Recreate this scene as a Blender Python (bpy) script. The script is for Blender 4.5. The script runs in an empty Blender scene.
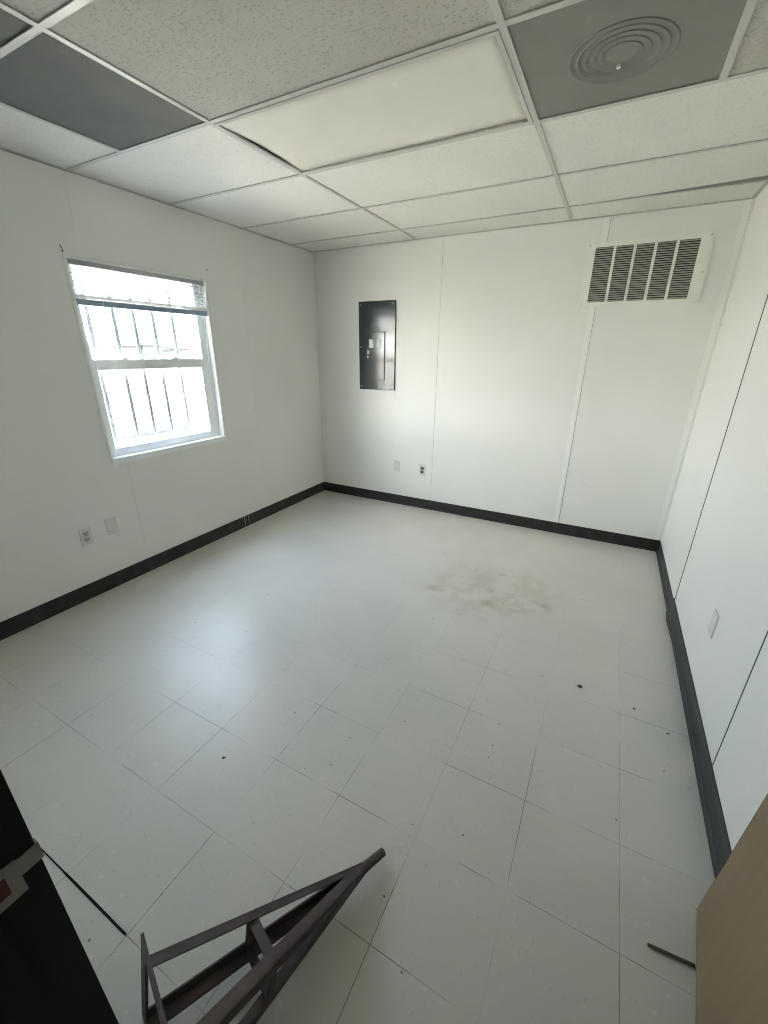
import bpy, bmesh, math, random
from mathutils import Vector, Matrix
random.seed(4)
S = bpy.context.scene
COL = S.collection
PI = math.pi

# ------------------------------------------------------------------ room size (metres)
XL, XR, YB, YF, H = -1.871, 1.504, 3.242, -0.458, 2.424
WY0, WY1, WZ0, WZ1 = 0.955, 1.892, 0.840, 2.012     # window opening in the left wall
DX0, DX1, DH = 0.380, 1.325, 2.06                   # doorway in the front wall
U = 0.3048                                          # floor tile

# ------------------------------------------------------------------ materials
def mat(name, col=(.8, .8, .8), rough=.5, metal=0., spec=.5):
    m = bpy.data.materials.new(name); m.use_nodes = True
    b = m.node_tree.nodes['Principled BSDF']
    b.inputs['Base Color'].default_value = (*col, 1)
    b.inputs['Roughness'].default_value = rough
    b.inputs['Metallic'].default_value = metal
    b.inputs['Specular IOR Level'].default_value = spec
    return m

class NT:
    """small node-building helper"""
    def __init__(s, m):
        s.t = m.node_tree; s.n = s.t.nodes; s.l = s.t.links; s.b = s.n['Principled BSDF']
    def new(s, ty, **kw):
        n = s.n.new(ty)
        for k, v in kw.items(): setattr(n, k, v)
        return n
    def put(s, sock, v):
        if isinstance(v, bpy.types.NodeSocket): s.l.new(v, sock)
        elif isinstance(v, (tuple, list)) and len(v) == 3 and sock.type == 'RGBA': sock.default_value = (*v, 1)
        else: sock.default_value = v
    def math(s, op, *a, clamp=False):
        n = s.new('ShaderNodeMath', operation=op, use_clamp=clamp)
        for i, v in enumerate(a): s.put(n.inputs[i], v)
        return n.outputs[0]
    def mix(s, f, a, b, mode='MIX'):
        n = s.new('ShaderNodeMix', data_type='RGBA', blend_type=mode)
        s.put(n.inputs[0], f); s.put(n.inputs[6], a); s.put(n.inputs[7], b)
        return n.outputs[2]
    def pos(s):
        g = s.new('ShaderNodeNewGeometry'); return g.outputs['Position']
    def xyz(s, v):
        n = s.new('ShaderNodeSeparateXYZ'); s.l.new(v, n.inputs[0]); return n.outputs
    def noise(s, v, scale, detail=2., rough=.5, mapscale=None):
        if mapscale:
            mp = s.new('ShaderNodeMapping'); mp.inputs['Scale'].default_value = mapscale
            s.l.new(v, mp.inputs[0]); v = mp.outputs[0]
        n = s.new('ShaderNodeTexNoise'); s.l.new(v, n.inputs['Vector'])
        n.inputs['Scale'].default_value = scale; n.inputs['Detail'].default_value = detail
        n.inputs['Roughness'].default_value = rough
        return n.outputs['Fac']
    def ramp(s, f, a, b, lo=0., hi=1.):
        n = s.new('ShaderNodeMapRange', interpolation_type='SMOOTHSTEP')
        s.put(n.inputs[0], f); n.inputs[1].default_value = a; n.inputs[2].default_value = b
        n.inputs[3].default_value = lo; n.inputs[4].default_value = hi
        return n.outputs[0]
    def bump(s, h, strength=.3, dist=.002):
        n = s.new('ShaderNodeBump'); n.inputs['Strength'].default_value = strength
        n.inputs['Distance'].default_value = dist; s.l.new(h, n.inputs['Height'])
        s.l.new(n.outputs[0], s.b.inputs['Normal'])

def wall_mat(name, col):
    m = mat(name, col, .42, spec=.35); t = NT(m); p = t.pos()
    n = t.noise(p, 1.7, 3.)
    n2 = t.noise(p, 60., 2., mapscale=(1, 1, .3))
    c = t.mix(t.ramp(n, .3, .7), tuple(v*.965 for v in col), col)
    # small scuffs
    sc = t.noise(p, 9., 4., .7)
    c = t.mix(t.ramp(sc, .72, .78, 0, .22), c, (.45, .45, .42))
    t.put(t.b.inputs['Base Color'], c)
    t.put(t.b.inputs['Roughness'], t.ramp(n, .2, .8, .36, .5))
    t.bump(n2, .04, .002)
    return m
M = {}
M['wall'] = wall_mat('white_panel', (.80, .805, .77))
M['wall_blue'] = M['wall']
M['gap'] = mat('panel_gap', (.03, .035, .04), .8)
M['faint_gap'] = mat('faint_gap', (.30, .31, .29), .7)
M['batten'] = mat('batten', (.83, .84, .80), .38)
M['white_plastic'] = mat('white_plastic', (.80, .82, .81), .35)
M['plate'] = mat('plate', (.66, .655, .64), .38)
M['plate_dim'] = mat('plate_dim', (.68, .67, .655), .45)
M['slot'] = mat('socket_slot', (.03, .03, .03), .6)
M['socket'] = mat('socket_face', (.40, .40, .38), .5)
M['socket_dark'] = mat('socket_face_dark', (.07, .07, .065), .5)
M['vinyl'] = mat('window_vinyl', (.86, .88, .88), .35)
M['screw'] = mat('screw', (.55, .55, .52), .35, .7)
M['bars'] = mat('painted_bars', (.22, .225, .23), .6)
M['blind'] = mat('blind_slat', (.80, .82, .83), .35)
M['rail'] = mat('blind_rail', (.24, .33, .44), .35)
M['headrail'] = mat('blind_headrail', (.40, .42, .41), .35)
M['cord'] = mat('cord', (.75, .76, .76), .6)
M['hook'] = mat('wire_hook', (.10, .11, .12), .4, .6)
M['wood'] = mat('door_wood', (.36, .26, .165), .48)
t = NT(M['wood']); g = t.noise(t.pos(), 5., 4., .6, mapscale=(6, 6, .5))
t.put(t.b.inputs['Base Color'], t.mix(t.ramp(g, .3, .7), (.22, .145, .075), (.245, .165, .09)))
M['door_edge'] = mat('door_edge', (.20, .14, .12), .5)
M['frame_black'] = mat('black_frame', (.008, .009, .0075), .6, spec=.2)
M['strike'] = mat('strike_metal', (.22, .21, .185), .5, .2)
M['strike_hole'] = mat('rust_red', (.09, .018, .014), .7)
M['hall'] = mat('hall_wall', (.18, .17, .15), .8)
M['trim_white'] = mat('window_trim', (.74, .76, .74), .4)

# black vinyl base
m = M['base'] = mat('black_base', (.016, .018, .015), .42); t = NT(m)
n = t.noise(t.pos(), 14., 4.)
t.put(t.b.inputs['Base Color'], t.mix(t.ramp(n, .45, .8), (.013, .015, .012), (.035, .037, .032)))
m = M['base_grey'] = mat('dusty_base', (.034, .038, .037), .5)

# floor tile
m = M['floor'] = mat('vinyl_tile', (.6, .6, .57), .4, spec=.5); t = NT(m); P = t.pos(); X = t.xyz(P)
def line(coord, w):
    d = t.math('PINGPONG', coord, U/2)
    return t.ramp(d, w*.35, w, 1., 0.)
lx, ly = line(X[0], .0017), line(X[1], .0017)
lines = t.math('MAXIMUM', lx, ly)
vis = t.ramp(t.noise(P, 2.6, 3., .65), .42, .58, .1, 1.)
fade = t.ramp(t.math('ADD', X[1], t.math('MULTIPLY', X[0], -.55)), .2, 1.7, 1., .06)
lines = t.math('MULTIPLY', lines, t.math('MULTIPLY', vis, fade))
# per-tile tone
tx = t.math('FLOOR', t.math('DIVIDE', X[0], U)); ty = t.math('FLOOR', t.math('DIVIDE', X[1], U))
cmb = t.new('ShaderNodeCombineXYZ'); t.put(cmb.inputs[0], tx); t.put(cmb.inputs[1], ty)
wn = t.new('ShaderNodeTexWhiteNoise'); t.l.new(cmb.outputs[0], wn.inputs['Vector'])
base = t.mix(wn.outputs['Value'], (.605, .59, .535), (.622, .607, .552))
cl = t.noise(P, 1.3, 4., .6)
base = t.mix(t.ramp(cl, .35, .7, 0, .5), base, (.52, .515, .475))
# marble chips in the vinyl, streaked along y
chip = t.noise(P, 55., 3., .6, mapscale=(1.6, .7, 1))
base = t.mix(t.ramp(chip, .64, .70, 0, .42), base, (.34, .34, .31))
chip2 = t.noise(P, 38., 2., .5, mapscale=(.7, 1.5, 1))
base = t.mix(t.ramp(chip2, .66, .73, 0, .45), base, (.72, .72, .69))
# dirt specks gathered in the near part of the floor
def blob(x, y, r0, r1):
    dx = t.math('SUBTRACT', X[0], x); dy = t.math('SUBTRACT', X[1], y)
    d = t.math('SQRT', t.math('ADD', t.math('MULTIPLY', dx, dx), t.math('MULTIPLY', dy, dy)))
    return t.ramp(d, r0, r1, 1., 0.)
sp = t.new('ShaderNodeTexVoronoi'); sp.inputs['Scale'].default_value = 24.; t.l.new(P, sp.inputs['Vector'])
dot = t.ramp(sp.outputs['Distance'], .07, .12, 1., 0.)
rnd = t.xyz(sp.outputs['Color'])[0]
dens = t.math('ADD', t.math('MULTIPLY', blob(.62, .02, .03, .2), .55), .05)
dot = t.math('MULTIPLY', dot, t.math('LESS_THAN', rnd, dens))
base = t.mix(t.math('MULTIPLY', dot, .75), base, (.10, .09, .07))
# brown stain patches by the back wall
warp = t.noise(P, 7., 4., .65)
st = None
for (x, y, r0, r1, k) in ((.10, 1.80, .02, .13, .55), (.47, 2.20, .01, .08, .6), (.46, 1.98, .02, .13, .5), (.46, 1.80, .01, .09, .65), (.62, 1.88, .03, .16, .5), (.76, 1.93, .02, .11, .7), (.35, 1.95, .15, .5, .28), (.62, 2.1, .1, .35, .25)):
    b = t.math('MULTIPLY', blob(x, y, r0, r1), k)
    st = b if st is None else t.math('MAXIMUM', st, b)
st = t.math('MULTIPLY', st, t.ramp(warp, .36, .62))
base = t.mix(st, base, (.33, .235, .14))
base = t.mix(t.math('MULTIPLY', lines, .8), base, (.12, .115, .10))
t.put(t.b.inputs['Base Color'], base)
t.put(t.b.inputs['Roughness'], t.ramp(cl, .3, .7, .30, .42))
hgt = t.math('ADD', t.math('MULTIPLY', lines, -1.), t.math('MULTIPLY', t.noise(P, 30., 2.), .25))
t.bump(hgt, .18, .002)
M['gap_floor'] = mat('dark_joint', (.018, .018, .016), .9, spec=.1)

# ceiling tile
def tile_mat(name, col, dark, s_):
    m = mat(name, col, .85, spec=.2); t = NT(m); P = t.pos()
    f = t.noise(P, 88., 3., .62, mapscale=(1, 1.5, 1)); f2 = t.noise(P, 130., 2., .5)
    fis = t.ramp(f, .56, .66)
    pin = t.ramp(f2, .66, .72)
    k = t.math('MAXIMUM', fis, t.math('MULTIPLY', pin, .7))
    lw = t.noise(P, 2., 2.)
    c = t.mix(t.ramp(lw, .3, .7), tuple(v*.96 for v in col), col)
    t.put(t.b.inputs['Base Color'], t.mix(t.math('MULTIPLY', k, dark), c, (.25, .24, .21)))
    t.bump(t.math('MULTIPLY', k, -1.), s_, .003)
    return m
M['tile'] = tile_mat('fissured_tile', (.50, .49, .445), .5, .5)
M['tile_smooth'] = tile_mat('fine_tile', (.74, .735, .69), .22, .25)
M['grid'] = mat('grid_steel', (.52, .52, .48), .5)
M['dark'] = mat('plenum', (.03, .03, .028), .9)
def smudge(name, a, b, rough, spec=.5):
    m = mat(name, a, rough, spec=spec); t = NT(m); P = t.pos()
    n = t.noise(P, 3.5, 4., .6); n2 = t.noise(P, 14., 3., .7)
    c = t.mix(t.ramp(n, .35, .7), a, b)
    c = t.mix(t.ramp(n2, .66, .76, 0, .3), c, tuple(min(1, v*1.7) for v in b))
    t.put(t.b.inputs['Base Color'], c)
    t.put(t.b.inputs['Roughness'], t.ramp(n, .3, .7, rough, rough+.12))
    return m
M['grey_panel'] = smudge('smoked_panel', (.15, .155, .142), (.18, .185, .17), .7, .12)
M['diff_panel'] = smudge('diffuser_metal', (.215, .218, .195), (.24, .242, .218), .6, .3)
M['diff_ring'] = mat('diffuser_ring', (.20, .205, .185), .6, spec=.3)
M['lens'] = smudge('light_lens', (.70, .69, .62), (.75, .74, .67), .42)
# breaker panel
M['panel_steel'] = mat('panel_steel', (.032, .046, .047), .15, spec=.4)
M['panel_line'] = mat('panel_seam', (.012, .016, .016), .5)
M['sticker'] = mat('paper_label', (.62, .66, .64), .5)
M['sticker_grey'] = mat('paper_label_grey', (.17, .20, .19), .5)
M['latch'] = mat('latch', (.28, .31, .31), .3, .8)
M['vent_paint'] = mat('vent_paint', (.80, .81, .755), .4)
M['vent_dark'] = mat('vent_inside', (.028, .029, .025), .8)
M['louver'] = mat('louver', (.46, .465, .41), .5)
# brown steel stand
m = M['brown'] = mat('brown_steel', (.085, .066, .062), .5, .25); t = NT(m); P = t.pos()
n = t.noise(P, 22., 4., .6)
t.put(t.b.inputs['Base Color'], t.mix(t.ramp(n, .4, .75), (.075, .058, .055), (.115, .088, .080)))
t.put(t.b.inputs['Roughness'], t.ramp(n, .3, .7, .42, .62))
M['stick'] = mat('dark_stick', (.085, .075, .05), .6)
M['chip'] = mat('chip', (.05, .045, .04), .7)
M['ground'] = mat('outdoor_gravel', (.62, .58, .50), .9)
t = NT(M['ground']); t.put(t.b.inputs['Base Color'], t.mix(t.noise(t.pos(), .8, 5.), (.40, .365, .305), (.49, .455, .39)))
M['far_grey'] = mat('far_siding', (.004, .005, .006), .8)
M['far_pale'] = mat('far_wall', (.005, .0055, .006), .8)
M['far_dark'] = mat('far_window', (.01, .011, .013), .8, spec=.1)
M['outside'] = mat('outside_siding', (.6, .58, .52), .8)
# pane
m = bpy.data.materials.new('window_glass'); m.use_nodes = True; nt = m.node_tree; nt.nodes.clear()
o = nt.nodes.new('ShaderNodeOutputMaterial'); mx = nt.nodes.new('ShaderNodeMixShader')
tr = nt.nodes.new('ShaderNodeBsdfTransparent'); gl = nt.nodes.new('ShaderNodeBsdfGlossy'); fr = nt.nodes.new('ShaderNodeMapRange'); lw_ = nt.nodes.new('ShaderNodeLayerWeight'); pw_ = nt.nodes.new('ShaderNodeMath')
tr.inputs[0].default_value = (.96, .97, .97, 1); gl.inputs['Roughness'].default_value = .02
lw_.inputs[0].default_value = .5; pw_.operation = 'POWER'; pw_.inputs[1].default_value = 5.; fr.inputs[3].default_value = .03; fr.inputs[4].default_value = .9
nt.links.new(lw_.outputs['Facing'], pw_.inputs[0]); nt.links.new(pw_.outputs[0], fr.inputs[0])
nt.links.new(fr.outputs[0], mx.inputs[0]); nt.links.new(tr.outputs[0], mx.inputs[1]); nt.links.new(gl.outputs[0], mx.inputs[2])
nt.links.new(mx.outputs[0], o.inputs[0]); M['glass'] = m

# ------------------------------------------------------------------ mesh helpers
def BM(): return bmesh.new()
def box(bm, x0, x1, y0, y1, z0, z1, mi=0, bev=0.):
    x0, x1 = min(x0, x1), max(x0, x1); y0, y1 = min(y0, y1), max(y0, y1); z0, z1 = min(z0, z1), max(z0, z1)
    r = bmesh.ops.create_cube(bm, size=1.)
    vs = r['verts']
    for v in vs:
        v.co = Vector((x0 + (v.co.x+.5)*(x1-x0), y0 + (v.co.y+.5)*(y1-y0), z0 + (v.co.z+.5)*(z1-z0)))
    fs = {f for v in vs for f in v.link_faces}
    for f in fs: f.material_index = mi
    if bev:
        es = {e for f in fs for e in f.edges}
        r = bmesh.ops.bevel(bm, geom=list(es), offset=bev, segments=2, affect='EDGES', profile=.6)
        for f in r['faces']: f.material_index = mi
    return vs
def hexa(bm, pts, mi=0):
    """8 points: bottom loop of 4, then top loop of 4"""
    v = [bm.verts.new(p) for p in pts]
    for q in ((3, 2, 1, 0), (4, 5, 6, 7), (0, 1, 5, 4), (1, 2, 6, 5), (2, 3, 7, 6), (3, 0, 4, 7)):
        f = bm.faces.new([v[i] for i in q]); f.material_index = mi
def cyl(bm, a, b, r, seg=16, mi=0, r2=None):
    a, b = Vector(a), Vector(b); d = b-a; q = d.to_track_quat('Z', 'Y').to_matrix().to_4x4()
    res = bmesh.ops.create_cone(bm, cap_ends=True, segments=seg, radius1=r, radius2=r if r2 is None else r2, depth=d.length,
                                matrix=Matrix.Translation((a+b)/2) @ q)
    for f in {f for v in res['verts'] for f in v.link_faces}: f.material_index = mi
def tube(bm, pts, r, seg=8):
    for a, b in zip(pts, pts[1:]): cyl(bm, a, b, r, seg)
def flatbar(bm, a, b, wdir, w, tdir, th):
    """bar from a to b, width w along wdir, thickness th along tdir (both from the a-b line)"""
    a, b, wd, td = Vector(a), Vector(b), Vector(wdir).normalized(), Vector(tdir).normalized()
    hexa(bm, [a, b, b+wd*w, a+wd*w, a+td*th, b+td*th, b+wd*w+td*th, a+wd*w+td*th])
def obj(name, bm, ms, parent=None, origin=None, smooth=False):
    bmesh.ops.recalc_face_normals(bm, faces=bm.faces)
    me = bpy.data.meshes.new(name); bm.to_mesh(me); bm.free()
    for m_ in (ms if isinstance(ms, (list, tuple)) else [ms]): me.materials.append(m_)
    xs = [v.co for v in me.vertices]
    if origin is None:
        lo = [min(c[i] for c in xs) for i in range(3)]; hi = [max(c[i] for c in xs) for i in range(3)]
        origin = Vector(((lo[0]+hi[0])/2, (lo[1]+hi[1])/2, lo[2]))
    origin = Vector(origin)
    me.transform(Matrix.Translation(-origin))
    if smooth:
        for p in me.polygons: p.use_smooth = True
    o = bpy.data.objects.new(name, me); COL.objects.link(o)
    if parent is not None:
        o.parent = parent; o.location = origin - WLOC[parent.name]
    else: o.location = origin
    WLOC[o.name] = origin
    return o
WLOC = {}
def empty(name, loc):
    o = bpy.data.objects.new(name, None); COL.objects.link(o); o.location = loc; WLOC[o.name] = Vector(loc); o.empty_display_size = .1
    return o
def tag(o, label, cat, group=None, kind=None):
    o['label'] = label; o['category'] = cat
    if group: o['group'] = group
    if kind: o['kind'] = kind
    return o
def struct(o, label=None):
    o['kind'] = 'structure'
    if label: o['label'] = label
    return o

# ------------------------------------------------------------------ floor
bm = BM(); box(bm, XL-.14, XR+.14, YF-.14, YB+.14, -.12, 0)
struct(obj('floor', bm, M['floor']), 'scuffed off-white square vinyl tile floor')
# opened joint between two tiles near the doorway (a shallow dark strip lying in the seam)
bm = BM()
pts = [(-.56, .0011), (-.42, .0016), (-.33, .0020), (-.30, .0030), (-.15, .0034), (-.004, .0028)]
for (xa, wa), (xb, wb) in zip(pts, pts[1:]):
    y = -U
    hexa(bm, [(xa, y-wa, -.001), (xb, y-wb, -.001), (xb, y+wb, -.001), (xa, y+wa, -.001),
              (xa, y-wa, .0012), (xb, y-wb, .0012), (xb, y+wb, .0012), (xa, y+wa, .0012)])
struct(obj('trim_1', bm, M['gap_floor']), 'dark opened joint between floor tiles')

# ------------------------------------------------------------------ walls
def panels(fn, a0, a1, seams, z0, z1, gap, depth, mi_gap=1):
    """fn(a0,a1,d0,d1,z0,z1,mi) adds a slab; d measured outwards from the room face"""
    ed = [a0]+[s for s in seams if a0 < s < a1]+[a1]
    for i in range(len(ed)-1):
        gl_, gr_ = (gap.get(round(ed[k], 2), 0) if isinstance(gap, dict) else gap for k in (i, i+1))
        l = ed[i] + (gl_/2 if i else 0); r = ed[i+1] - (gr_/2 if i < len(ed)-2 else 0)
        fn(l, r, 0, depth, z0, z1, 0)
TH = .11
# left wall, with the window opening
bm = BM()
fL = lambda a, b, d0, d1, z0, z1, mi: box(bm, XL-d0, XL-d1, a, b, z0, z1, mi)
sL = [-.17, 1.045, 2.272]
panels(fL, YF-.12, WY0, sL, 0, H+.02, .0012, .003)
panels(fL, WY1, YB, sL, 0, H+.02, .0012, .003)
panels(fL, WY0, WY1, sL, 0, WZ0, .0014, .003)
panels(fL, WY0, WY1, sL, WZ1, H+.02, .0010, .003)
for (a, b, z0, z1) in ((YF-.12, WY0, 0, H+.2), (WY1, YB+.12, 0, H+.2), (WY0, WY1, 0, WZ0), (WY0, WY1, WZ1, H+.2)):
    box(bm, XL-.0026, XL-TH, a, b, z0-.1 if z0 == 0 else z0, z1, 1)
wl = struct(obj('wall_left', bm, [M['wall'], M['faint_gap']]), 'white panelled wall with the barred window')
# outside siding skin keeps the exterior from reading as gap colour
# back wall
bm = BM()
fB = lambda a, b, d0, d1, z0, z1, mi: box(bm, a, b, YB+d0, YB+d1, z0, z1, mi)
panels(fB, XL, XR, [-.525, .716], 0, H+.02, .0028, .006)
box(bm, XL-.12, XR+.12, YB+.0055, YB+TH, -.1, H+.2, 1)
struct(obj('wall_back', bm, [M['wall'], M['faint_gap']]), 'white panelled back wall with breaker panel and vent')
# right wall
bm = BM()
fR = lambda a, b, d0, d1, z0, z1, mi: box(bm, XR+d0, XR+d1, a, b, z0, z1, mi)
panels(fR, YF, YB, [-.25, .99, 2.24], 0, H+.02, {-.25: .011, .99: .010, 2.24: .022}, .001)
box(bm, XR+.0008, XR+TH, YF-.12, YB+.12, -.1, H+.2, 1)
struct(obj('wall_right', bm, [M['wall'], M['gap']]), 'white panelled right wall with dark open seams')
# front wall (round the doorway)
bm = BM()
box(bm, XL, DX0-.004, YF-TH, YF, 0, H+.2); box(bm, DX1+.004, XR, YF-TH, YF, 0, H+.2); box(bm, DX0-.004, DX1+.004, YF-TH, YF, DH+.004, H+.2)
struct(obj('wall_front', bm, M['wall']))
# unlit passage behind the doorway
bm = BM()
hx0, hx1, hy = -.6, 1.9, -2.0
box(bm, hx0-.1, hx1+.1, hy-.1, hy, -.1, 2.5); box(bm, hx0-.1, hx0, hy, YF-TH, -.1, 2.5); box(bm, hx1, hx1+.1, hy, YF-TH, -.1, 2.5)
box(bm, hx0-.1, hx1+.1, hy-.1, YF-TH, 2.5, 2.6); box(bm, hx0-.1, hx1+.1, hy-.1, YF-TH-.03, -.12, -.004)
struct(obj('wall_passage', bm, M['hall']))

# battens / corner trims of the back wall
bm = BM()
for x0, x1 in ((.672, .714),):
    box(bm, x0, x1, YB-.0035, YB, .1, H, 0, .0012)
struct(obj('trim_2', bm, M['batten']), 'white batten strip over back wall joint')
bm = BM()
box(bm, XR-.045, XR-.010, YB-.004, YB, .1, H, 0, .0012); box(bm, XR-.004, XR, YB-.030, YB, .1, H, 0, .0012)
struct(obj('trim_3', bm, M['batten']), 'white corner moulding')

# ------------------------------------------------------------------ baseboards (black vinyl cove)
def cove(bm, f, a0, a1, h=.098, off=0.):
    """f(a, d, z) -> point, d = distance out from the wall"""
    prof = [(0, h), (.0022, h), (.003, h-.003), (.003, .022), (.005, .010), (.012, .002), (.016, 0), (0, 0)]
    prof = [(d+(off if d > 0 else 0), z) for d, z in prof]
    A = [bm.verts.new(f(a0, d, z)) for d, z in prof]; B = [bm.verts.new(f(a1, d, z)) for d, z in prof]
    n = len(prof)
    for i in range(n): bm.faces.new((A[i], A[(i+1) % n], B[(i+1) % n], B[i]))
    bm.faces.new(A); bm.faces.new(B[::-1])
bm = BM(); fl = lambda a, d, z: (XL+d, a, z)
cove(bm, fl, YF, 1.985); cove(bm, fl, 1.992, 2.035, off=.0004); cove(bm, fl, 2.040, YB-.003)
bl = struct(obj('baseboard_left', bm, M['base']))
bm = BM()                                    # whitish streaks of glue at the joint
for y in (1.988, 2.0375): box(bm, XL+.0032, XL+.0040, y-.0025, y+.0025, .02, .09)
obj('glue_streak', bm, M['socket'], bl)
bm = BM(); fb = lambda a, d, z: (a, YB-d, z)
cove(bm, fb, XL+.003, XR-.003); struct(obj('baseboard_back', bm, M['base']))
bm = BM(); fr_ = lambda a, d, z: (XR-d, a, z)
cove(bm, fr_, 2.26, YB-.003, .094)
br_ = struct(obj('baseboard_right', bm, M['base_grey']))
# loose lower length, bowing out from the wall where the joint opened
bm = BM(); N = 14; ys = [2.262 - (2.262+.45)*(i/N)**1.6 for i in range(N+1)]
rings = []
for y in ys:
    o_ = .009*math.exp(-((y-2.12)/.10)**2) + .003
    prof = [(0, .108), (.003+o_*.25, .108), (.004+o_*.5, .10), (.004+o_, .022), (.006+o_, .010), (.013+o_, .002), (.018+o_, 0), (0, 0)]
    rings.append([bm.verts.new((XR-d, y, z)) for d, z in prof])
for A, B in zip(rings, rings[1:]):
    for i in range(8): bm.faces.new((A[i], A[(i+1) % 8], B[(i+1) % 8], B[i]))
bm.faces.new(rings[0]); bm.faces.new(rings[-1][::-1])
obj('loose_baseboard', bm, M['base_grey'], br_)
bm = BM(); ff = lambda a, d, z: (a, YF+d, z)
cove(bm, ff, XL+.003, DX0-.06); cove(bm, ff, DX1+.06, XR-.003); struct(obj('baseboard_front', bm, M['base']))

# ------------------------------------------------------------------ ceiling: plenum, T grid, lay-in tiles
bm = BM(); box(bm, XL-.12, XR+.12, YF-.12, YB+.12, H+.16, H+.26)
ceil = struct(obj('ceiling', bm, M['dark']), 'suspended ceiling of fissured tiles in a steel grid')
T = .012                                      # half width of a T bar
XG = [-1.378, -.765, .459, 1.083]
YG = [-.165, .449, 1.067, 1.685, 2.318, 2.905]
bm = BM()
def tee(x0, x1, y0, y1):
    box(bm, x0, x1, y0, y1, H-.001, H+.003, 0, .0006)
    cx, cy = (x0+x1)/2, (y0+y1)/2
    if x1-x0 < y1-y0: box(bm, cx-.0015, cx+.0015, y0, y1, H+.003, H+.032)
    else: box(bm, x0, x1, cy-.0015, cy+.0015, H+.003, H+.032)
for x in (XG[1], XG[2]): tee(x-T, x+T, YF, YB)
for y in YG: 
    for a, b in ((XL, XG[1]-T), (XG[1]+T, XG[2]-T), (XG[2]+T, XR)): tee(a, b, y-T, y+T)
tee(XG[0]-T, XG[0]+T, YF, YG[1]-T); tee(XG[0]-T, XG[0]+T, YG[1]+T, YG[2]-T)
tee(XG[3]-T, XG[3]+T, YG[2]+T, YG[3]-T); tee(XG[3]-T, XG[3]+T, YG[0]+T, YG[1]-T); tee(XG[3]-T, XG[3]+T, YG[1]+T, YG[2]-T)
# wall angle
for a in ((XL, XL+.020, YF, YB), (XR-.020, XR, YF, YB)): box(bm, *a, H-.001, H+.003)
for a in ((XL, XR, YB-.020, YB), (XL, XR, YF, YF+.020)): box(bm, *a, H-.001, H+.003)
obj('ceiling_grid', bm, M['grid'], ceil)
def ctile(x0, x1, y0, y1, mt='tile', dz=0.):
    bm = BM(); e = .004
    box(bm, x0+e, x1-e, y0+e, y1-e, H+.004+dz, H+.019+dz, 0, .0015)
    # tegular face drops a little into the grid opening
    return obj('ceiling_tile', bm, M[mt], ceil)
ye = [YF]+YG+[YB]
for j in range(len(ye)-1):
    y0, y1 = ye[j], ye[j+1]
    mt = 'tile' if j <= 2 else 'tile_smooth'
    if j <= 1:                                # rows nearest the door
        ctile(XL, XG[0], y0, y1, mt); ctile(XG[1], XG[2], y0, y1, mt)
        ctile(XG[2], XG[3], y0, y1, 'tile'); ctile(XG[3], XR, y0, y1, 'tile')
        if j == 0: ctile(XG[0], XG[1], y0, y1, mt)
    elif j == 2:                              # dark panel row
        ctile(XL, XG[0], y0, y1, 'tile_smooth'); ctile(XG[1], XG[2], y0, y1, 'tile')
        ctile(XG[2], XG[3], y0, y1, 'tile'); ctile(XG[3], XR, y0, y1, 'tile')
    elif j == 3:                              # light fixture and air diffuser row
        ctile(XL, XG[1], y0, y1, 'tile_smooth'); ctile(XG[3], XR, y0, y1, 'tile')
    elif j == 5:
        ctile(XL, XG[1], y0, y1, mt); ctile(XG[1], XG[2], y0, y1, mt)
        # this tile has slid: its far edge runs off the grid and leaves a black wedge
        bm = BM(); e = .004
        P_ = [(XG[2]+e, y0+e), (XR-e, y0+e), (XR-e, y1-.075), (XG[2]+.42, y1-.014), (XG[2]+e, y1-e)]
        vb = [bm.verts.new((x, y, H+.004)) for x, y in P_]; vt = [bm.verts.new((x, y, H+.019)) for x, y in P_]
        bm.faces.new(vb[::-1]); bm.faces.new(vt)
        for i in range(5): bm.faces.new((vb[i], vb[(i+1) % 5], vt[(i+1) % 5], vt[i]))
        obj('ceiling_tile', bm, M[mt], ceil)
    else:
        ctile(XL, XG[1], y0, y1, mt); ctile(XG[1], XG[2], y0, y1, mt); ctile(XG[2], XR, y0, y1, mt)

# dark smoked panels at the left of the ceiling
def dark_panel(y0, y1, label):
    bm = BM(); box(bm, XG[0]+.005, XG[1]-.005, y0+.005, y1-.005, H+.004, H+.009, 0, .001)
    o = obj('ceiling_panel', bm, M['grey_panel'])
    return tag(o, label, 'ceiling panel', 'smoked grey ceiling panels')
dark_panel(YG[1], YG[2], 'smooth dark grey square ceiling panel left of the large textured tile, nearest the window')
dark_panel(YG[0], YG[1], 'smooth dark grey ceiling panel cut off by the photo at its upper left edge')

# light fixture, unlit, with its lens slipped in the frame
cx, cy = (XG[1]+XG[2])/2, (YG[2]+YG[3])/2
lf = tag(empty('light_fixture', (cx, cy, H)), 'long unlit rectangular light fixture with a smooth cream lens set in the ceiling', 'light')
x0, x1, y0, y1 = XG[1]+T, XG[2]-T, YG[2]+T, YG[3]-T
bm = BM()
fw = .016
box(bm, x0, x1, y0, y0+fw, H-.004, H+.006, 0, .001); box(bm, x0, x1, y1-fw, y1, H-.004, H+.006, 0, .001)
box(bm, x1-fw, x1, y0+fw, y1-fw, H-.004, H+.006, 0, .001); box(bm, x0, x0+.006, y0+fw, y1-fw, H-.002, H+.006)
obj('frame', bm, M['grid'], lf)
bm = BM(); box(bm, x0, x1, y0, y1, H+.10, H+.104)
box(bm, x0, x0+.002, y0, y1, H+.006, H+.10); box(bm, x1-.002, x1, y0, y1, H+.006, H+.10)
box(bm, x0, x1, y0, y0+.002, H+.006, H+.10); box(bm, x0, x1, y1-.002, y1, H+.006, H+.10)
obj('housing', bm, M['dark'], lf)
bm = BM(); nx, ny = 28, 8; grid = []
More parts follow.
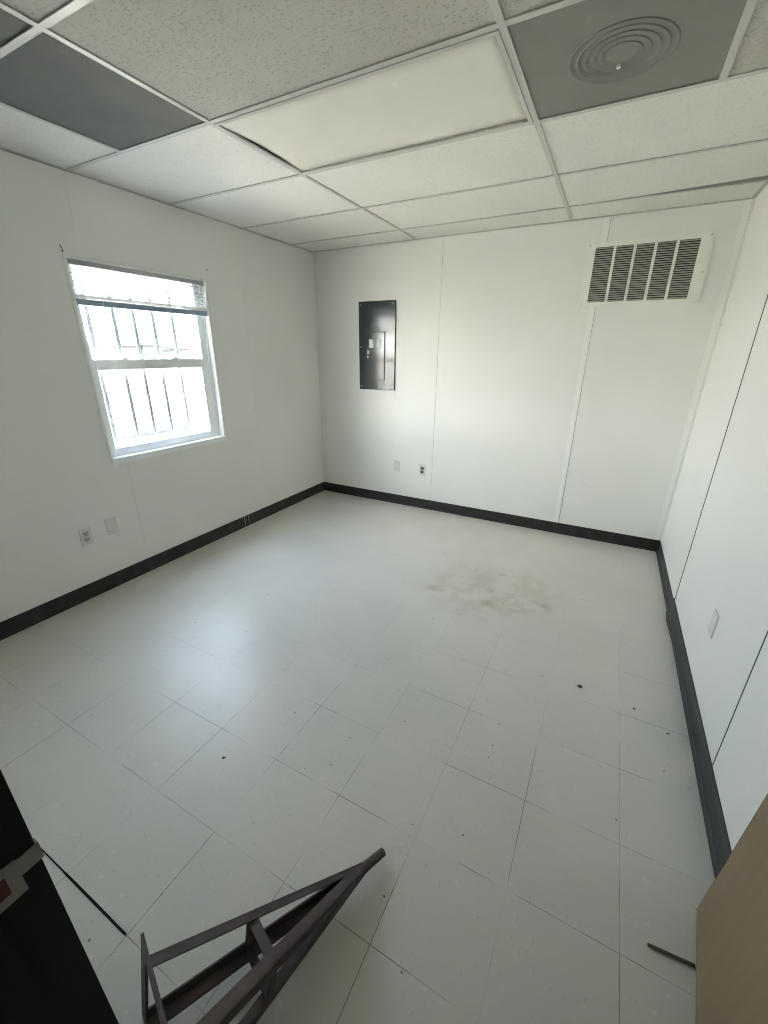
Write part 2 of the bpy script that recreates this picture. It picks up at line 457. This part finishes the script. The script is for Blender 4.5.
for i in range(nx+1):
    row = []
    for j in range(ny+1):
        u, v = i/nx, j/ny
        x = x0+.005 + .006*math.sin(v*PI) + u*(x1-fw*.6 - x0-.005); y = y0+fw*.5 + v*(y1-y0-fw)
        lift = .007*math.exp(-u*14)*math.sin(min(1, v*1.1)*PI) - .006*math.exp(-u*9)*(1-v) - .004*math.sin(u*PI)*math.sin(v*PI)
        row.append(bm.verts.new((x, y, H+.007+lift)))
    grid.append(row)
for i in range(nx):
    for j in range(ny): bm.faces.new((grid[i][j], grid[i+1][j], grid[i+1][j+1], grid[i][j+1]))
ln = obj('lens', bm, M['lens'], lf, smooth=True)
sm = ln.modifiers.new('thick', 'SOLIDIFY'); sm.thickness = .002; sm.offset = 1

# air diffuser
dcx, dcy = (XG[2]+XG[3])/2, (YG[2]+YG[3])/2
ad = tag(empty('air_diffuser', (dcx, dcy, H)), 'square grey metal ceiling air diffuser with round ring pattern and a white screw', 'air vent')
bm = BM(); box(bm, XG[2]+T*.6, XG[3]-T*.6, YG[2]+.006, YG[3]-.014, H+.0035, H+.008, 0, .001)
box(bm, XG[2], XG[3], YG[2], YG[3], H+.12, H+.124, 1)
obj('face_panel', bm, [M['diff_panel'], M['dark']], ad)
bm = BM()
for k, r in enumerate((.158, .134, .110, .086, .062)):
    a, b = r, r-.015
    seg = 48; R_ = []
    for i in range(seg):
        an = 2*PI*i/seg; c, s = math.cos(an), math.sin(an)
        R_.append([bm.verts.new((dcx+q*c, dcy+q*s, z)) for q, z in ((a, H+.0038), (a-.002, H+.0005), (b, H+.0030), (b, H+.0038))])
    for i in range(seg):
        A, B = R_[i], R_[(i+1) % seg]
        for j in range(4): bm.faces.new((A[j], A[(j+1) % 4], B[(j+1) % 4], B[j]))
obj('ring_core', bm, M['diff_ring'], ad)
bm = BM(); cyl(bm, (.762, 1.432, H-.006), (.762, 1.432, H+.004), .007, 14)
obj('screw', bm, M['white_plastic'], ad)

# ------------------------------------------------------------------ window
win = struct(empty('window_1', (XL-.05, (WY0+WY1)/2, WZ0)), 'white double-hung window in the left wall')
XO, XI = XL-TH, XL                       # outside and inside faces
bm = BM()                                # jamb lining + outer frame
jt = .008
box(bm, XO, XI+.002, WY0, WY0+jt, WZ0, WZ1); box(bm, XO, XI+.002, WY1-jt, WY1, WZ0, WZ1)
box(bm, XO+.0005, XI+.0015, WY0+.001, WY1-.001, WZ1-jt, WZ1-.0005); box(bm, XO+.0005, XI+.0015, WY0+.001, WY1-.001, WZ0+.0005, WZ0+.022)
fw = .030; fx0, fx1 = XO-.012, XL-.045
box(bm, fx0, fx1, WY0+jt, WY0+jt+.037, WZ0+.021, WZ1-jt-.001); box(bm, fx0, fx1, WY1-jt-.071, WY1-jt, WZ0+.021, WZ1-jt-.001)
box(bm, fx0+.001, fx1-.0015, WY0+jt+.036, WY1-jt-.070, WZ1-jt-fw, WZ1-jt); box(bm, fx0+.001, fx1-.0015, WY0+jt+.036, WY1-jt-.070, WZ0+.020, WZ0+.050)
box(bm, fx1-.001, fx1+.010, WY1-jt-.016, WY1-jt+.001, WZ0+.0205, WZ1-jt-.002)      # balance track
obj('window_frame', bm, M['vinyl'], win)
bm = BM()                                # flat trim on the room side
cw, ct = .013, .005
box(bm, XI, XI+ct, WY0-cw, WY0-.0005, WZ0+.024, WZ1+cw, 0, .0015); box(bm, XI, XI+ct, WY1+.0005, WY1+cw, WZ0+.024, WZ1+cw, 0, .0015)
box(bm, XI, XI+ct, WY0, WY1, WZ1, WZ1+cw, 0, .0015)
obj('window_trim', bm, M['trim_white'], win)
bm = BM(); box(bm, XI+.0002, XI+.012, WY0-.004, WY1+.004, WZ0-.010, WZ0+.0235, 0, .002); box(bm, XI, XI+.005, WY0-.003, WY1+.003, WZ0-.018, WZ0-.0095, 0, .001)
obj('window_sill', bm, M['vinyl'], win)
ZM = 1.440                               # meeting rail height
ya, yb_ = WY0+jt+.032, WY1-jt-.066
def sash(name, z0, z1, xa, xb, bot, top, st=.024):
    bm = BM()
    box(bm, xa, xb, ya, ya+st, z0, z1, 0, .002); box(bm, xa, xb, yb_-st, yb_, z0, z1, 0, .002)
    box(bm, xa, xb, ya+st, yb_-st, z0, z0+bot, 0, .002); box(bm, xa, xb, ya+st, yb_-st, z1-top, z1, 0, .002)
    s_ = obj(name, bm, M['vinyl'], win)
    bm = BM(); xc = (xa+xb)/2; box(bm, xc-.002, xc+.002, ya+st-.004, yb_-st+.004, z0+bot-.004, z1-top+.004)
    obj('pane', bm, M['glass'], s_)
    return s_
sash('upper_sash', ZM-.035, WZ1-jt-.03, XL-.098, XL-.074, .050, .024, .018)
ls = sash('lower_sash', WZ0+.040, ZM+.030, XL-.072, XL-.046, .034, .062)
bm = BM()
for y in (WY0+.25, WY0+.62):
    box(bm, XL-.072, XL-.040, y-.022, y+.022, ZM+.0305, ZM+.039, 0, .002); box(bm, XL-.060, XL-.046, y-.008, y+.016, ZM+.039, ZM+.045, 0, .002)
obj('sash_lock', bm, M['vinyl'], ls)

# security bars outside the pane
xb = XL-.16
sb = tag(empty('window_security_bars', (xb, 1.46, .86)), 'grey vertical metal security bars outside the left wall window', 'window bars')
for y in (1.093, 1.253, 1.388, 1.530, 1.684, 1.815, 1.95):
    bm = BM(); box(bm, xb-.009, xb+.009, y-.0125, y+.0125, .82, 2.08, 0, .001); obj('bar', bm, M['bars'], sb)
for z in (.948, 2.02):
    bm = BM(); box(bm, xb-.018, xb-.007, .94, 2.02, z-.014, z+.014, 0, .001); obj('cross_bar', bm, M['bars'], sb)
for y in (.95, 2.01):
    for z in (.948, 2.02):
        bm = BM(); box(bm, xb-.018, XO-.0005, y-.01, y+.01, z-.01, z+.01); obj('wall_bracket', bm, M['bars'], sb)

# mini blind, pulled nearly all the way up
by0, by1, bx = WY0+.010, WY1-.010, XL-.018
mb = tag(empty('window_blind', (bx, (by0+by1)/2, WZ1-.02)), 'white mini blind raised to the top of the window with blue-grey bottom rail', 'blind')
bm = BM(); box(bm, bx-.014, bx+.014, by0, by1, WZ1-.036, WZ1-.009, 0, .002); obj('head_rail', bm, M['headrail'], mb)
z = WZ1-.054; k = 0
first = None
while z > 1.838:
    if first is None:
        bm = BM(); n = 6; tilt = math.radians(5)
        vv = []
        for i in range(n+1):
            s_ = -.0125+.025*i/n; h = .0022*(1-(2*i/n-1)**2)
            vv.append([bm.verts.new((bx+s_*math.cos(tilt), yy, z+h+s_*math.sin(tilt))) for yy in (by0+.004, by1-.004)])
        for i in range(n): bm.faces.new((vv[i][0], vv[i+1][0], vv[i+1][1], vv[i][1]))
        first = obj('slat', bm, M['blind'], mb, smooth=True)
        sm = first.modifiers.new('thick', 'SOLIDIFY'); sm.thickness = .0005
        z_first = z
    else:
        c = first.copy(); COL.objects.link(c); c.parent = mb; c.location = first.location + Vector((0, 0, z-z_first))
    z -= .0205
bm = BM()
for i in range(7): box(bm, bx-.0125, bx+.0125, by0+.003, by1-.003, 1.806+i*.0032, 1.8078+i*.0032)
obj('stacked_slats', bm, M['blind'], mb)
bm = BM(); box(bm, bx-.0135, bx+.0135, by0+.001, by1-.001, 1.770, 1.804, 0, .004); obj('bottom_rail', bm, M['rail'], mb)
for y in (by0+.10, (by0+by1)/2, by1-.12):
    bm = BM()
    for dx in (-.013, .013): cyl(bm, (bx+dx, y, 1.80), (bx+dx, y, WZ1-.03), .0006, 6)
    obj('ladder_cord', bm, M['cord'], mb)
bm = BM()
tube(bm, [(bx+.018, by0+.145, WZ1-.05), (bx+.02, by0+.15, 1.75), (bx+.02, by0+.155, 1.22)], .0016, 8); cyl(bm, (bx+.02, by0+.155, 1.22), (bx+.02, by0+.155, 1.17), .0035, 10, r2=.005)
obj('pull_cord', bm, M['cord'], mb)

# bent wire hook and a nail by the window's upper corners
bm = BM(); tube(bm, [(XL, .948, 2.033), (XL+.010, .950, 2.030), (XL+.014, .946, 2.043), (XL+.012, .940, 2.062)], .0022, 8)
tag(obj('wire_hook', bm, M['hook'], smooth=True), 'small dark bent wire hook at the upper left corner of the window', 'hook')
bm = BM(); cyl(bm, (XL-.004, 1.925, 2.085), (XL+.006, 1.925, 2.085), .004, 12)
tag(obj('nail', bm, M['hook']), 'small dark nail head above the upper right corner of the window', 'nail')

# ------------------------------------------------------------------ breaker panel
x0, x1, z0, z1 = -1.352, -.956, 1.172, 1.972
ep = tag(empty('breaker_panel', ((x0+x1)/2, YB, z0)), 'dark grey-green steel electrical breaker panel on the back wall', 'electrical panel')
bm = BM(); box(bm, x0, x1, YB-.014, YB, z0, z1, 0, .003)
obj('cover', bm, M['panel_steel'], ep)
dx0, dx1, dz0, dz1 = -1.285, -1.062, 1.265, 1.705
bm = BM(); box(bm, dx0, dx1, YB-.0145, YB-.013, dz0, dz1)
box(bm, dx0-.004, dx1+.004, YB-.0142, YB-.0135, dz0-.004, dz1+.004)
obj('door_gap', bm, M['panel_line'], ep)
bm = BM(); box(bm, dx0+.003, dx1-.003, YB-.020, YB-.0145, dz0+.003, dz1-.003, 0, .0025)
pd = obj('panel_door', bm, M['panel_steel'], ep)
bm = BM(); box(bm, -1.262, -1.218, YB-.023, YB-.020, 1.455, 1.555, 0, .001); obj('latch_plate', bm, M['panel_line'], pd)
bm = BM(); box(bm, -1.250, -1.230, YB-.032, YB-.023, 1.505, 1.540, 0, .002); obj('latch', bm, M['latch'], pd)
bm = BM(); box(bm, -1.258, -1.240, YB-.028, YB-.023, 1.468, 1.492, 0, .002); obj('key_lock', bm, M['latch'], pd)
bm = BM(); box(bm, -1.235, -1.190, YB-.0206, YB-.0201, 1.562, 1.640); box(bm, -1.150, -1.100, YB-.0206, YB-.0201, 1.562, 1.640)
box(bm, -1.190, -1.150, YB-.0206, YB-.0201, 1.562, 1.640, 1)
obj('paper_label', bm, [M['sticker'], M['sticker_grey']], pd)
for x in (x0+.022, x1-.022):
    for z in (z0+.03, 1.57, z1-.03):
        bm = BM(); cyl(bm, (x, YB-.017, z), (x, YB-.013, z), .006, 12); obj('screw', bm, M['latch'], ep)

# ------------------------------------------------------------------ return-air vent
x0, x1, z0, z1 = .592, 1.350, 1.858, 2.268
gx0, gx1, gz0, gz1 = .652, 1.276, 1.884, 2.238
va = tag(empty('air_vent', ((x0+x1)/2, YB, z0)), 'white wall return-air grille with five louvered columns high on the back wall', 'vent grille')
bm = BM()
box(bm, x0, gx0, YB-.012, YB, z0, z1, 0, .002); box(bm, gx1, x1, YB-.012, YB, z0, z1, 0, .002)
box(bm, gx0, gx1, YB-.012, YB, z0, gz0, 0, .001); box(bm, gx0, gx1, YB-.012, YB, gz1, z1, 0, .001)

obj('frame', bm, M['vent_paint'], va)
cw_ = (gx1-gx0)/5
for i in range(1, 5):
    bm = BM(); x = gx0+i*cw_; box(bm, x-.009, x+.009, YB-.013, YB-.001, gz0, gz1, 0, .001); obj('divider', bm, M['vent_paint'], va)
bm = BM(); box(bm, gx0, gx1, YB-.0055, YB-.0040, gz0, gz1); obj('backing', bm, M['vent_dark'], va)
for i in range(5):
    bm = BM(); a, b = gx0+i*cw_+(.009 if i else 0), gx0+(i+1)*cw_-(.009 if i < 4 else 0)
    n = 25
    for k in range(n):
        z = gz0+(k+.5)*(gz1-gz0)/n
        hexa(bm, [(a, YB-.011, z-.0045), (b, YB-.011, z-.0045), (b, YB-.0055, z+.002), (a, YB-.0055, z+.002),
                  (a, YB-.011, z-.0025), (b, YB-.011, z-.0025), (b, YB-.0055, z+.004), (a, YB-.0055, z+.004)])
    obj('louvers', bm, M['louver'], va)
for x in (x0+.02, x1-.02):
    for z in ((z0+.015, z1-.015) if x < 1 else (z0+.18, z1-.015)):
        bm = BM(); cyl(bm, (x, YB-.0145, z), (x, YB-.011, z), .006, 12); obj('screw', bm, M['screw'], va)

# ------------------------------------------------------------------ outlets and blank plates
def on(wall, a, z):
    """frame: point(u, d, v) with u along the wall, d out of the wall, v up"""
    if wall == 'left': return lambda u, d, v: (XL+d, a+u, z+v)
    if wall == 'back': return lambda u, d, v: (a+u, YB-d, z+v)
    return lambda u, d, v: (XR-d, a-u, z+v)
def pbox(bm, P, u0, u1, d0, d1, v0, v1, mi=0, bev=0):
    a, b = P(u0, d0, v0), P(u1, d1, v1); box(bm, a[0], b[0], a[1], b[1], a[2], b[2], mi, bev)
def outlet(wall, a, z, label, kind, mp, ms=None, tilt=0):
    P = on(wall, a, z); W, Hh = .035, .0575
    nm = {'duplex': 'wall_outlet', 'blank': 'blank_outlet_plate', 'jack': 'phone_outlet'}[kind]
    e = tag(empty(nm, P(0, 0, -Hh)), label, 'outlet' if kind == 'duplex' else 'wall plate')
    bm = BM(); pbox(bm, P, -W, W, 0, .006, -Hh, Hh, 0, .002); obj('cover_plate', bm, M[mp], e)
    if kind == 'duplex':
        for s in (-1, 1):
            bm = BM(); vc = s*.0195; pbox(bm, P, -.0165, .0165, .006, .0085, vc-.0145, vc+.0145, 0, .002)
            so = obj('socket', bm, M[ms], e)
            bm = BM()
            for uu, hh in ((-.0065, .0045), (.0065, .0035)): pbox(bm, P, uu-.0012, uu+.0012, .0085, .009, vc+.002-hh, vc+.002+hh)
            pbox(bm, P, -.0025, .0025, .0085, .009, vc-.011, vc-.006)
            obj('slot', bm, M['slot'], so)
        bm = BM(); cyl(bm, P(0, .005, 0), P(0, .008, 0), .003, 10); obj('screw', bm, M['screw'], e)
    else:
        for s in (-1, 1):
            bm = BM(); cyl(bm, P(0, .005, s*.042), P(0, .0075, s*.042), .003, 10); obj('screw', bm, M['screw'], e)
        if kind == 'jack':
            bm = BM(); pbox(bm, P, -.010, .010, .006, .0075, -.020, .020, 0, .001); obj('jack', bm, M['plate'], e)
    return e
outlet('left', .687, .415, 'grey-white duplex electrical outlet low on the wall below the window', 'duplex', 'plate', 'socket')
outlet('left', .853, .428, 'blank white wall plate right of the outlet below the window', 'blank', 'plate_dim')
outlet('back', -.917, .413, 'pale wall plate without sockets below the breaker panel', 'jack', 'plate_dim')
outlet('back', -.630, .408, 'white outlet with two dark sockets low on the back wall', 'duplex', 'plate', 'socket_dark')
outlet('right', 1.462, .433, 'flush white plate low on the right wall between the dark seams', 'blank', 'plate')

# ------------------------------------------------------------------ door: black frame, wooden leaf swung against the right wall
dr = struct(empty('door_1', ((DX0+DX1)/2, YF, 0)), 'black framed doorway with a tan wooden door swung inward')
bm = BM(); fy0, fy1 = YF-TH-.02, YF+.006
box(bm, DX0-.045, DX0, fy0, fy1, 0, DH+.045, 0, .002); box(bm, DX1, DX1+.045, fy0, fy1, 0, DH+.045, 0, .002)
box(bm, DX0, DX1, fy0, fy1, DH, DH+.045, 0, .002)
box(bm, DX0, DX0+.014, fy0, YF-.048, 0, DH); box(bm, DX1-.014, DX1, fy0, YF-.048, 0, DH)   # door stop
df = obj('door_frame', bm, M['frame_black'], dr)
# strike plate with its lip bent round the jamb edge
bm = BM(); zc = .915
box(bm, DX0-.0005, DX0+.0016, YF-.047, YF-.016, zc-.034, zc+.026, 0, .0006)
box(bm, DX0-.0005, DX0+.0022, YF-.030, YF+.0075, zc-.006, zc+.022, 0, .0006)
box(bm, DX0-.010, DX0+.0022, YF+.006, YF+.0085, zc-.006, zc+.022, 0, .0008)
sp_ = obj('strike_plate', bm, M['strike'], df)
bm = BM(); box(bm, DX0+.0014, DX0+.0019, YF-.045, YF-.030, zc-.018, zc+.012)
obj('latch_hole', bm, M['strike_hole'], sp_)
# leaf: far bottom corner (1.416,.518), heading back to the hinge
fc = Vector((1.4165, .512, .012)); dd = Vector((-.136, -.991, 0)).normalized(); nn = Vector((.991, -.136, 0)).normalized()
upv = Vector((math.sin(math.radians(2.8)), 0, math.cos(math.radians(2.8))))
L_, hh, th = .925, 2.02, .040
bm = BM()
A = fc; B = fc+dd*L_
hexa(bm, [A, B, B+nn*th, A+nn*th, A+upv*hh, B+upv*hh, B+nn*th+upv*hh, A+nn*th+upv*hh])
bmesh.ops.bevel(bm, geom=list(bm.edges), offset=.002, segments=2, affect='EDGES')
dl_ = obj('door_leaf', bm, M['wood'], dr)
bm = BM(); q = A - dd*.0005
hexa(bm, [q, q+dd*.0004, q+dd*.0004+nn*th, q+nn*th, q+upv*hh, q+dd*.0004+upv*hh, q+dd*.0004+nn*th+upv*hh, q+nn*th+upv*hh])
obj('edge_strip', bm, M['door_edge'], dl_)
bm = BM(); kc = A+dd*.065+upv*.95
cyl(bm, kc, kc-nn*.012, .030, 24); cyl(bm, kc-nn*.012, kc-nn*.04, .010, 16)
bmesh.ops.create_uvsphere(bm, u_segments=20, v_segments=12, radius=.026, matrix=Matrix.Translation(kc-nn*.05))
obj('door_knob', bm, M['latch'], dl_, smooth=True)

# ------------------------------------------------------------------ tapered steel stand lying on the floor
v = (.5368, .1940, .0268, -1.927, .175, -.001, .640, .1062)
Ap = Vector(v[:3]); th_, ph_, L0, hs = v[3], v[4], v[6], v[7]
ax = Vector((math.cos(th_)*math.cos(ph_), math.sin(th_)*math.cos(ph_), math.sin(ph_)))
sd = Vector((math.sin(th_), -math.cos(th_), 0)); up = sd.cross(ax); up = -up if up.z < 0 else up
Cc = Ap+ax*L0
st_ = tag(empty('steel_stand', (.37, -.12, 0)), 'brown painted tapered four-legged steel stand lying on its side on the tiles', 'metal stand')
def corner(a, b, t): return Ap+(Cc+sd*a*hs+up*b*hs-Ap)*t
fl_, tk = .027, .0045
for a, b in ((1, 1), (1, -1), (-1, 1), (-1, -1)):
    bm = BM(); e = corner(a, b, 1)-Ap; dirn = e.normalized()
    w1 = (-sd*a); w1 = (w1-dirn*w1.dot(dirn)).normalized(); w2 = (-up*b); w2 = (w2-dirn*w2.dot(dirn)).normalized()
    s0 = .02; p0, p1 = corner(a, b, s0), corner(a, b, 1.)
    # angle iron; flanges narrow near the tip where the four legs meet
    tt = [s0, .20, 1.0]; ww = [.012, .018, .025] if (a, b) == (1, 1) else [.014, .028, .034]
    for k in range(2):
        q0, q1 = corner(a, b, tt[k]), corner(a, b, tt[k+1])
        hexa(bm, [q0, q1, q1+w1*ww[k+1], q0+w1*ww[k], q0+w2*tk, q1+w2*tk, q1+w1*ww[k+1]+w2*tk, q0+w1*ww[k]+w2*tk])
        hexa(bm, [q0, q1, q1+w2*ww[k+1], q0+w2*ww[k], q0+w1*tk, q1+w1*tk, q1+w2*ww[k+1]+w1*tk, q0+w2*ww[k]+w1*tk])
    obj('leg', bm, M['brown'], st_)
bm = BM(); cyl(bm, Ap-ax*.012, Ap+ax*.085, .0125, 20, r2=.015); obj('tip_collar', bm, M['brown'], st_, smooth=False)
def brace(c0, c1, t, inn, w=.022):
    bm = BM(); p, q = corner(*c0, t), corner(*c1, t)
    flatbar(bm, p+inn*.005-ax*w/2, q+inn*.005-ax*w/2, ax, w, inn, .004); obj('cross_brace', bm, M['brown'], st_)
brace((1, 1), (-1, 1), .64, -up, .024); brace((1, -1), (-1, -1), .64, up); brace((1, 1), (1, -1), .64, -sd); brace((-1, 1), (-1, -1), .64, sd)
# base: square ring of flat bar, wider than the legs
bm = BM(); ro, ri, bt_ = hs+.032, hs-.006, .006
def rp(a, b, z_): return Cc+sd*a+up*b+ax*z_
for (a0, a1, b0, b1) in ((-ro, ro, ri, ro), (-ro, ro, -ro, -ri), (-ro, -ri, -ri, ri), (ri, ro, -ri, ri)):
    hexa(bm, [rp(a0, b0, 0), rp(a1, b0, 0), rp(a1, b1, 0), rp(a0, b1, 0), rp(a0, b0, bt_), rp(a1, b0, bt_), rp(a1, b1, bt_), rp(a0, b1, bt_)])
obj('base_ring', bm, M['brown'], st_)

# ------------------------------------------------------------------ small things on the floor
bm = BM(); cyl(bm, (1.288, .361, .0045), (1.397, .3715, .0045), .0040, 10)
tag(obj('stick', bm, M['stick']), 'thin dark stick on the floor tiles beside the wooden door', 'stick')
def chip(x, y, s, label, grp='loose crumbs on the floor'):
    bm = BM(); r = bmesh.ops.create_icosphere(bm, subdivisions=1, radius=1.)
    for q in bm.verts: q.co = Vector((x+q.co.x*s*random.uniform(.6, 1.2), y+q.co.y*s*random.uniform(.6, 1.2), s*.33+q.co.z*s*.33))
    tag(obj('crumb', bm, M['chip']), label, 'debris', grp)
chip(1.049, 1.307, .013, 'largest dark crumb on the floor, left of the right wall plate')
chip(1.280, 1.279, .007, 'small dark crumb right of the largest one')
chip(1.405, 1.195, .006, 'small dark crumb nearest the right baseboard')
chip(-.187, .210, .008, 'dark crumb alone on the left half of the floor')
chip(-1.765, 1.350, .008, 'tiny dark crumb against the left baseboard')

# ------------------------------------------------------------------ outdoors beyond the window
GZ = -.85
bm = BM(); box(bm, -160, -2.3, -120, 160, GZ-.2, GZ); struct(obj('ground', bm, M['ground']), 'sunlit gravel lot outside the window')
def shed(x, y, w, d, h, mt, label, roof=.8):
    e = tag(empty('building', (x, y, GZ)), label, 'building', 'buildings beyond the window')
    bm = BM(); box(bm, x-d/2, x+d/2, y-w/2, y+w/2, GZ, GZ+h); obj('wall', bm, M[mt], e)
    bm = BM(); x0, x1, y0, y1 = x-d/2-.3, x+d/2+.3, y-w/2-.3, y+w/2+.3; z = GZ+h
    vs = [bm.verts.new(p) for p in ((x0, y0, z), (x1, y0, z), (x1, y1, z), (x0, y1, z), (x, y0, z+roof), (x, y1, z+roof))]
    for f in ((0, 1, 4), (1, 2, 5, 4), (2, 3, 5), (3, 0, 4, 5), (3, 2, 1, 0)): bm.faces.new([vs[i] for i in f])
    obj('roof', bm, M['far_dark' if mt == 'far_grey' else 'far_grey'], e)
    for k in range(2):
        yy = y+(k-.5)*w*.45; bm = BM(); box(bm, x+d/2, x+d/2+.05, yy-w*.09, yy+w*.09, GZ+h*.35, GZ+h*.7); obj('window', bm, M['far_dark'], e)
SHEDS = []
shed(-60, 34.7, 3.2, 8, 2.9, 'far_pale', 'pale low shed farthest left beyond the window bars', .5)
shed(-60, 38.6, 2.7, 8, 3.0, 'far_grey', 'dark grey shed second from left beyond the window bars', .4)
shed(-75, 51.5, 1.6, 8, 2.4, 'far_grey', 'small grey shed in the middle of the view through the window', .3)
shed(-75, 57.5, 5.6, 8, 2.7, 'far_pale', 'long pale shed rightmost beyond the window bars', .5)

# ------------------------------------------------------------------ daylight
W = bpy.data.worlds.new('sky'); S.world = W; W.use_nodes = True; nt = W.node_tree; nt.nodes.clear()
out = nt.nodes.new('ShaderNodeOutputWorld'); bg = nt.nodes.new('ShaderNodeBackground')
tc = nt.nodes.new('ShaderNodeTexCoord'); sx = nt.nodes.new('ShaderNodeSeparateXYZ'); rp_ = nt.nodes.new('ShaderNodeValToRGB')
nt.links.new(tc.outputs['Generated'], sx.inputs[0]); nt.links.new(sx.outputs[2], rp_.inputs[0])
cr = rp_.color_ramp; cr.elements[0].position = 0.; cr.elements[0].color = (1, .99, .96, 1)
cr.elements[1].position = .7; cr.elements[1].color = (.42, .57, .85, 1); e_ = cr.elements.new(.18); e_.color = (.72, .85, 1.0, 1)
# sky glow added near the horizon, not at the sun, brightens the back wall
dt = nt.nodes.new('ShaderNodeVectorMath'); dt.operation = 'DOT_PRODUCT'; g_ = Vector((-.62, -.78, -.04)).normalized()
nt.links.new(tc.outputs['Generated'], dt.inputs[0]); dt.inputs[1].default_value = g_
mxm = nt.nodes.new('ShaderNodeMath'); mxm.operation = 'MAXIMUM'; nt.links.new(dt.outputs['Value'], mxm.inputs[0])
pw = nt.nodes.new('ShaderNodeMath'); pw.operation = 'POWER'; nt.links.new(mxm.outputs[0], pw.inputs[0]); pw.inputs[1].default_value = 4.
gm = nt.nodes.new('ShaderNodeMix'); gm.data_type = 'RGBA'; gm.blend_type = 'ADD'; gm.clamp_factor = False
ms_ = nt.nodes.new('ShaderNodeMath'); ms_.operation = 'MULTIPLY'; nt.links.new(pw.outputs[0], ms_.inputs[0]); ms_.inputs[1].default_value = 2.0
nt.links.new(ms_.outputs[0], gm.inputs[0]); nt.links.new(rp_.outputs[0], gm.inputs[6]); gm.inputs[7].default_value = (1, .97, .88, 1)
nt.links.new(gm.outputs[2], bg.inputs[0]); bg.inputs[1].default_value = 5.2; nt.links.new(bg.outputs[0], out.inputs[0])
sl = bpy.data.lights.new('sun', 'SUN'); sl.energy = 48.; sl.angle = math.radians(.6); sl.color = (1, .95, .86)
so_ = bpy.data.objects.new('sun', sl); COL.objects.link(so_)
so_.rotation_euler = (Vector((-.66, .40, -.68))).to_track_quat('-Z', 'Y').to_euler()
# portal: only guides the sampling of the sky through the window
pl = bpy.data.lights.new('window_portal', 'AREA'); pl.shape = 'RECTANGLE'; pl.size = WY1-WY0; pl.size_y = WZ1-WZ0
pl.cycles.is_portal = True
po = bpy.data.objects.new('window_portal', pl); COL.objects.link(po)
po.location = (XO-.016, (WY0+WY1)/2, (WZ0+WZ1)/2)
po.rotation_euler = Matrix(((0, 0, -1), (1, 0, 0), (0, -1, 0))).to_euler()   # local -Z looks into the room (+X)

# ------------------------------------------------------------------ camera
R = [[0.8830903208437335, 0.46915474610729874, 0.006731228499158803], [0.17521277031162819, -0.31642696, -0.93229527], [-0.4352608, 0.82448032, -0.36163549]]
cm = bpy.data.cameras.new('camera'); co = bpy.data.objects.new('camera', cm); COL.objects.link(co)
mt = Matrix([[R[0][i], -R[1][i], -R[2][i]] for i in range(3)]).to_4x4(); mt.translation = Vector((.9313, -.5445, 1.5279))
co.matrix_world = mt
cm.sensor_width = 36.; cm.sensor_fit = 'AUTO'; cm.lens = 412.93/1024*36.; cm.clip_start = .02; cm.clip_end = 400
S.camera = co
S.view_settings.view_transform = 'Standard'; S.view_settings.look = 'None'; S.view_settings.gamma = 1.; S.view_settings.use_curve_mapping = False
S.view_settings.exposure = 2.55
S.cycles.max_bounces = 12; S.cycles.diffuse_bounces = 8; S.cycles.glossy_bounces = 6; S.cycles.transparent_max_bounces = 12
S.cycles.filter_width = 1.0; S.cycles.sample_clamp_indirect = 6.; S.cycles.caustics_reflective = False
